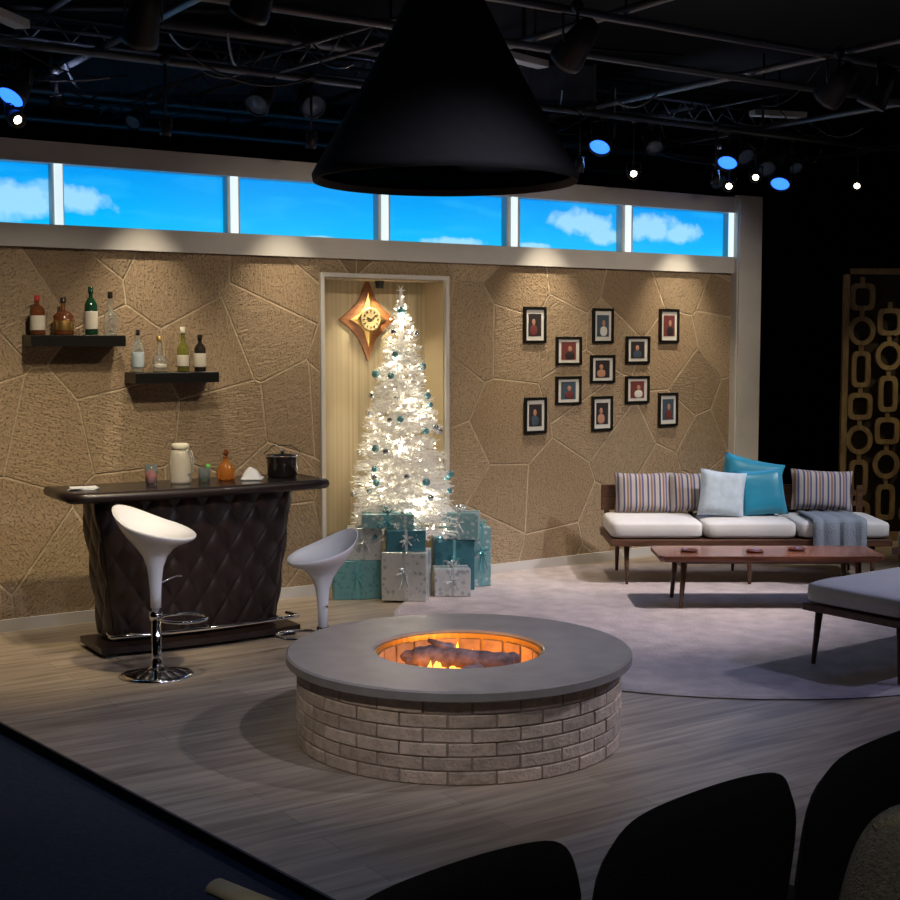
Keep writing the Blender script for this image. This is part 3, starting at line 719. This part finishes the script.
for x,y in((-.52,-.02),(-.08,-.05),(.22,.03)):
    b=MB(); b.lathe([(.05,0),(.060,.006),(.062,.014),(.056,.014),(.05,.008),(0,.006)],'ashtray',n=24); b.obj('ceramic_ashtray',None,(2.14+x,9.08+y,.3725))
bn=empty('upholstered_bench',(2.78,7.56,.017),math.radians(36)); b=MB()
b.box(-.8,.8,-.325,.325,.30,.34,'walnut',b=.006)
for x in(-.73,.73):
    for y in(-.26,.26): leg(b,x,y,.31,.02*(1 if x>0 else -1),.02*(1 if y>0 else -1))
b.obj('frame',bn)
b=MB(); b.sphere((0,0,.40),(.80,.33,.065),'seatw',64,20,e=.14,e2=.3)
b.obj('cushion',bn)
ac=empty('lounge_armchair',(3.64,9.62,.016),math.radians(-50)); b=MB()
b.box(-.32,.32,-.32,.32,.24,.29,'walnut',b=.005)
for x in(-.27,.27):
    for y in(-.27,.27): leg(b,x,y,.25,0,0)
b.obj('frame',ac); b=MB(); b.sphere((0,0,.35),(.31,.31,.075),'throw',32,16,e=.2,e2=.35); b.sphere((0,.27,.55),(.31,.07,.22),'throw',32,16,e=.3,e2=.4); b.obj('cushions',ac)
sc_=empty('decorative_screen',(4.15,12.05,0),math.radians(0)); b=MB()
x0,x1,h=-.66,.66,2.43
b.box(x0,x0+.05,-.03,.03,0,h,'goldwood'); b.box(x1-.05,x1,-.03,.03,0,h,'goldwood'); b.box(x0,x1,-.03,.03,h-.05,h,'goldwood'); b.box(x0,x1,-.03,.03,0,.08,'goldwood')
b.box(x0+.05,x1-.05,.01,.02,.08,h-.05,'browncloth'); b.obj('frame',sc_)
b=MB()
def sring(cx,cz,rx,rz_,w,e):
    V=[];n=36
    for (y,dd) in ((-.025,0),(-.025,w),(.008,w),(.008,0)):
        for i in range(n):
            a=2*math.pi*i/n; V.append((cx+(rx-dd)*spow(math.cos(a),e),y,cz+(rz_-dd)*spow(math.sin(a),e)))
    F=[]
    for j in range(4):
        for i in range(n): j2=(j+1)%4; F.append((j*n+i,j*n+(i+1)%n,j2*n+(i+1)%n,j2*n+i))
    b.add(V,F,'goldwood',False)
cw=.235
for c in range(5):
    cx=x0+.05+cw*.5+c*(x1-x0-.1-cw)/4; z=.12+(.07 if c%2 else 0); kk=c
    while z<h-.2:
        typ=kk%3; hh=(.24,.32,.26)[typ]
        if z+hh>h-.07: break
        sring(cx,z+hh/2,(.11,.085,.12)[typ],hh/2,.042,(.45,.4,1)[typ]); 
        b.box(cx-.018,cx+.018,-.02,.008,z+hh-.005,z+hh+.055,'goldwood')
        z+=hh+.05; kk+=1
b.obj('link_lattice',sc_)
# ---------------------------------------------------------------- audience chairs
def chair(x,y,rz):
    e=empty('theatre_chair',(x,y,-.04),rz); b=MB()
    V=[];F=[];n=40;m=16
    for side in (0,1):
        for j in range(m+1):
            for i in range(n+1):
                u=2*i/n-1; v=j/m
                top=1.04-.05*u*u-.10*abs(u)**9
                z=.42+(top-.42)*v; wd=.27*(1-.05*(1-v))
                edge=(1-abs(u)**8)*(1-(v**10)); th=.035*max(0,edge)**.5+.002
                V.append((u*wd,-.24+.05*u*u-.07*v+(th if side else -th),z))
    q=(n+1)*(m+1)
    for j in range(m):
        for i in range(n):
            a=j*(n+1)+i;F.append((a,a+1,a+n+2,a+n+1)); F.append((q+a,q+a+n+1,q+a+n+2,q+a+1))
    per=[i for i in range(n+1)]+[j*(n+1)+n for j in range(1,m+1)]+[m*(n+1)+i for i in range(n-1,-1,-1)]+[j*(n+1) for j in range(m-1,0,-1)]
    for a,c in zip(per,per[1:]+per[:1]): F.append((a,c,q+c,q+a))
    b.add(V,F,'seatblk',True); b.obj('back',e)
    b=MB(); b.sphere((0,.02,.45),(.25,.25,.05),'seatblk',32,14,e=.3,e2=.4); b.obj('seat',e)
    b=MB()
    for sx in(-1,1):
        b.tube([(sx*.24,-.27,.0),(sx*.24,-.24,.45),(sx*.22,-.26,.72)],.012,'dark'); b.tube([(sx*.24,.22,0),(sx*.24,.20,.43),(sx*.24,-.24,.43)],.012,'dark')
    b.obj('legs',e)
ra=math.atan2(.61,.79)
def chair_at(tx,ty):
    o=Vector((-math.sin(ra),math.cos(ra)))*(.30); chair(tx+o.x,ty+o.y,ra)
chair_at(.035,2.05); chair_at(.49,2.40); chair_at(.95,2.75)
# coat slung over the rear of the third chair: rounded shoulders, hanging folds, collar and sleeve
b=MB(); V=[];F=[];n=72;m=36
for j in range(m+1):
    t_=-math.pi/2+math.pi*j/m
    for i in range(n):
        a=2*math.pi*i/n; p=Vector((spow(math.cos(t_),.75)*spow(math.cos(a),.8)*.20,spow(math.cos(t_),.75)*spow(math.sin(a),.9)*.11,spow(math.sin(t_),.8)*.36))
        low=max(0,.2-p.z)*1.6
        p.x*=1+.10*noise.noise(Vector((p.x*5,p.y*5,p.z*3))); p.y*=1+low*.25*math.sin(a*7+p.z*3)+.12*noise.noise(p*6)
        V.append(p)
for j in range(m):
    for i in range(n): F.append((j*n+i,j*n+(i+1)%n,(j+1)*n+(i+1)%n,(j+1)*n+i))
b.add(V,F,'fur',True)
b.tube([(-.15,-.05,.22),(-.19,-.08,.08),(-.19,-.10,-.1),(-.16,-.11,-.28)],[.05,.055,.05,.045],'fur',n=16)
b.tube([(-.10,.02,.33),(-.04,-.05,.365),(.04,-.07,.37),(.12,-.03,.35),(.16,.04,.30)],[.012,.022,.026,.024,.015],'furcream',n=12)
b.obj('draped_coat',None,(.885,2.50,.56),(0,0,ra))
b=MB()
b.tube([(-.394,2.2,.885),(-.33,2.145,.885),(-.285,2.108,.885)],.022,'rail',n=12,flat=.6)
for x,y in((-.37,2.18),(-.305,2.124)): b.tube([(x,y,-.04),(x,y,.88)],.014,'rail',n=10)
b.obj('handrail')
# ---------------------------------------------------------------- ceiling grid
b=MB(); PZ=3.5
rowsO=[-3.5,-2.2,-1.0,.4,2.0,2.8,4.0,5.4]
def seg(p,q,r,k,bb): bb.tube([p,q],r,k,n=8)
for o in rowsO: seg(W(-3.5,o,PZ),W(9.5,o,PZ),.024,'pipe',b)
for s in [-3,-1.2,.6,2.6,4.4,6.2,8.0]: seg(W(s,-4,PZ+.05),W(s,6.5,PZ+.05),.024,'pipe',b)
for o in rowsO:
    for s in (-1.2,2.6,6.2): seg(W(s,o,PZ),W(s,o,4.15),.010,'dark',b)
b.obj('lighting_grid')
b=MB()
for k in range(22):
    s=U(-2,8);o=U(-4,1.5);L2=U(1.5,4);ang=random.choice((0,math.pi/2,U(0,3)));z=U(3.62,4.05)
    p=W(s,o,z); q=p+Vector((math.cos(WA+ang)*L2,math.sin(WA+ang)*L2,U(-.02,.02))); seg(p,q,U(.012,.04),random.choice(('pipe','dark','galv')),b)
def truss(p,q,b,n=14,h=.16):
    p=Vector(p);q=Vector(q); up=Vector((0,0,h))
    seg(p,q,.014,'pipe',b); seg(p+up,q+up,.014,'pipe',b)
    for i in range(n):
        a=p.lerp(q,i/n); c=p.lerp(q,(i+1)/n); seg(a,(a+c)/2+up,.007,'pipe',b); seg((a+c)/2+up,c,.007,'pipe',b)
truss(W(-2.5,-.8,3.8),W(8.5,-.8,3.8),b,40); truss(W(-2.5,-2.9,3.85),W(8.5,-2.9,3.85),b,40)
truss(W(1.2,-1.5,3.4),W(2.1,1.6,3.6),b,12,.12)
b.obj('ceiling_truss')
b=MB(); X=Matrix.Translation(W(3.2,-1.6,3.9))@Matrix.Rotation(WA-.5,4,'Z'); b.box(-2.2,2.2,-.16,.16,-.12,.16,'galv',X); 
for i in range(9): b.box(-2.2+i*.55,-2.18+i*.55,-.175,.175,-.135,.175,'pipe',X)
X=Matrix.Translation(W(-.5,-.2,3.86))@Matrix.Rotation(WA+.9,4,'Z'); b.box(-1.2,1.2,-.1,.1,-.08,.29,'galv',X)
b.obj('air_duct')
for (p,rz,L2) in ((W(3.5,.7,3.72),.25,.45),(W(-.1,.5,3.62),.75,.7),(W(6.6,.2,3.7),-.3,.5)):
    b=MB(); b.box(-L2/2,L2/2,-.05,.05,0,.05,'cloth',b=.005); b.box(-.01,.01,-.01,.01,.05,4.15-p.z,'dark'); b.obj('fluorescent_fixture',None,p,(0,0,WA+rz))
b=MB()
for k in range(60):
    s=U(-2,7.5);o=U(-1.5,1.2); p=W(s,o,U(3.45,3.55)); q=W(s+U(-.9,.9),o+U(-.6,.6),U(3.4,3.8)); pts=[]
    sag=U(.05,.28)
    for i in range(9):
        u=i/8; c=p.lerp(q,u); c.z-=sag*4*u*(1-u)*.5; pts.append(c)
    b.tube(pts,U(.004,.009),'dark' if R()<.4 else 'pipe',n=5)
b.obj('hanging_cables')
# ---------------------------------------------------------------- stage lights
G=2.0
def lamp(name,pos,target,energy,col,angle=50,blend=.6,lens=None,ls=6,r=.09,L=.24,size=.06,pipe=PZ,lr=.89):
    pos=Vector(pos); d=(Vector(target)-pos).normalized(); e=empty(name,pos)
    q=d.to_track_quat('-Z','Y')
    key='lens_%s'%name+str(len(bpy.data.materials)); lc=lens or col; M[key]=mat(key,(.1,.1,.1),.2,emit=lc,es=ls)
    b=MB(); b.lathe([(r*lr,.01),(r*lr,-.015),(r,-.015),(r*1.02,.01),(r*.95,.05),(r*.8,L*.6),(r*.55,L),(0,L)],'dark',n=24)
    b.lathe([(0,.004),(r*lr,.002),(r*lr,.008),(0,.010)],key,n=24)
    o=b.obj('housing',e); o.rotation_mode='QUATERNION'; o.rotation_quaternion=q
    b=MB(); back=-d*(L*.45)
    b.tube([back,Vector((back.x,back.y,pipe-pos.z+.02))],.010,'dark',n=6)
    sd=d.cross(Vector((0,0,1))); sd=sd.normalized() if sd.length>.01 else Vector((1,0,0))
    up=Vector((0,0,r*1.5)); b.tube([back-sd*r*1.0,back-sd*r*1.1+up,back+sd*r*1.1+up,back+sd*r*1.0],.007,'dark',n=6)
    b.sphere((back.x,back.y,pipe-pos.z),(.035,.035,.035),'dark',8,6); b.obj('yoke',e)
    if energy>0:
        l=light('bulb','SPOT',d*.03,energy*G,col,e,size,spot_size=math.radians(angle),spot_blend=blend)
        l.rotation_mode='QUATERNION'; l.rotation_quaternion=q
    return e
WARM=(1,.83,.62)
for s,e_ in ((-.5,22),(.95,38),(1.95,42),(4.2,56),(5.6,52)):
    lamp('wall_wash_lamp',W(s,.46,3.06),W(s,-.02,.9),e_,(1,.84,.60),60,1,lens=(1,.85,.6),ls=5,r=.035,L=.09,size=.03)
for s,z in ((.037,3.198),(4.45,3.26),(5.80,3.24),(6.42,3.11)):
    p=W(s,.4,z); lamp('stage_spotlight',p,p+Vector((-.35,-.7,-.95)),16,(.15,.4,1),60,.8,lens=(.02,.13,1),ls=3.2,r=.088,L=.2)
for s,z in ((.07,3.07),(4.79,3.08),(6.126,3.14),(5.82,3.05),(7.39,3.15)):
    p=W(s,.4,z); lamp('stage_spotlight',p,(0.5,4,1.2),0,(1,.8,.5),60,lens=(1,.88,.62),ls=14,r=.05,L=.14,lr=.5)
for s,o,z in ((6.25,.4,3.22),(6.0,.4,3.3),(6.6,.4,3.25),(5.0,.4,3.3),(1.6,.4,3.3),(2.0,.4,3.33),(1.3,-1,3.35),(3.1,-1,3.33),(5.3,-1,3.3),(-.3,.4,3.3),(7.1,-1,3.3)):
    p=W(s,o,z); lamp('stage_spotlight',p,p+Vector((U(-.6,.6),-1,-.8)),0,(1,.8,.5),60,lens=(.2,.3,.5),ls=.02,r=U(.06,.09),L=.22)
lamp('stage_spotlight',W(.2,2.0,3.25),W(.3,.2,.8),62,WARM,75,1)
lamp('stage_spotlight',W(.4,2.8,3.25),(-2.6,8.1,0),125,(1,.82,.50),55,1)
lamp('stage_spotlight',W(2.2,2.8,3.25),W(2.2,0,1.2),56,WARM,75,1)
lamp('stage_spotlight',W(4.2,2.8,3.25),W(4.4,0,1.2),56,WARM,75,1)
lamp('stage_spotlight',W(6.0,2.8,3.25),W(5.6,0,1.2),56,WARM,70,1)
lamp('stage_spotlight',W(4.6,2.8,3.25),(1.2,9.1,0),180,(1,.87,.87),60,.9)
lamp('stage_spotlight',W(6.0,4.0,3.25),(2.2,10,.4),160,(.90,.90,1),50,.9)
lamp('stage_spotlight',W(7.0,4.0,3.25),(2.9,8.0,.4),90,(.86,.84,1),50,.9)
lamp('stage_spotlight',W(1.0,5.4,3.25),(-1.2,6.9,.3),80,(.80,.80,1),60,1)  # this front row of unseen spots is added as ambient floor fill
lamp('stage_spotlight',W(3.2,5.4,3.25),(.1,6.0,.3),90,(.86,.84,.95),60,1)
lamp('stage_spotlight',W(5.2,5.4,3.25),(1.6,6.6,0),60,(.5,.53,1),60,1)
lamp('stage_spotlight',W(0.0,5.4,3.3),(-1.5,5.0,0),22,(.25,.42,1),60,1)  # unseen blue spot added to lift the carpet
lamp('stage_spotlight',W(8.6,2.0,3.25),(4.1,12,1.2),70,(1,.82,.5),45,1)  # unseen lamp added to brighten the decorative screen
# front of house: unseen spots added to brighten pit bricks and stools
lamp('stage_spotlight',(-1.6,2.6,3.75),(-.1,6.1,.10),100,(1,.90,.80),26,1,pipe=4.13)
lamp('stage_spotlight',(1.3,2.4,3.75),(.2,6.1,.10),45,(.88,.86,1),26,1,pipe=4.13)
lamp('stage_spotlight',(.5,2.6,3.75),(-1.2,7.5,.5),95,(.95,.93,1),22,1,pipe=4.13)
lamp('added_house_fill',(.6,.5,3.4),(.9,2.5,.7),13,(1,.92,.8),40,1,pipe=4.13)  # unseen fill added over the audience to bring out the coat
lamp('added_house_fill',(-.9,.6,3.4),(-.33,2.15,.9),14,(1,.92,.8),25,1,pipe=4.13)  # unseen fill added to light the handrail
for s,o in ((.5,-.2),(3.6,-.4),(6.4,-.3)):
    p=W(s,o,3.3); lamp('added_ceiling_fill',p,p+Vector((.1,.2,1)),5,(.60,.70,1),150,1,lens=(.6,.7,1),ls=1,r=.05,L=.08,pipe=3.5)  # uplights added behind the set wall to bring out the ceiling rigging
lamp('niche_downlight',W(2.8,-.10,2.19),W(2.8,-.2,1.0),15,(1,.85,.58),120,1,ls=2,r=.03,L=.035,size=.02,pipe=2.22)
w=bpy.data.worlds.new('world'); scene.world=w; w.use_nodes=True; w.node_tree.nodes['Background'].inputs[0].default_value=(.25,.35,.6,1); w.node_tree.nodes['Background'].inputs[1].default_value=.02
cd=bpy.data.cameras.new('camera'); cd.sensor_width=36; cd.lens=54; cd.clip_start=.05
co=bpy.data.objects.new('camera',cd); scene.collection.objects.link(co); co.location=(0,0,1.8); co.rotation_euler=(math.radians(90-4.66),0,0)
scene.camera=co
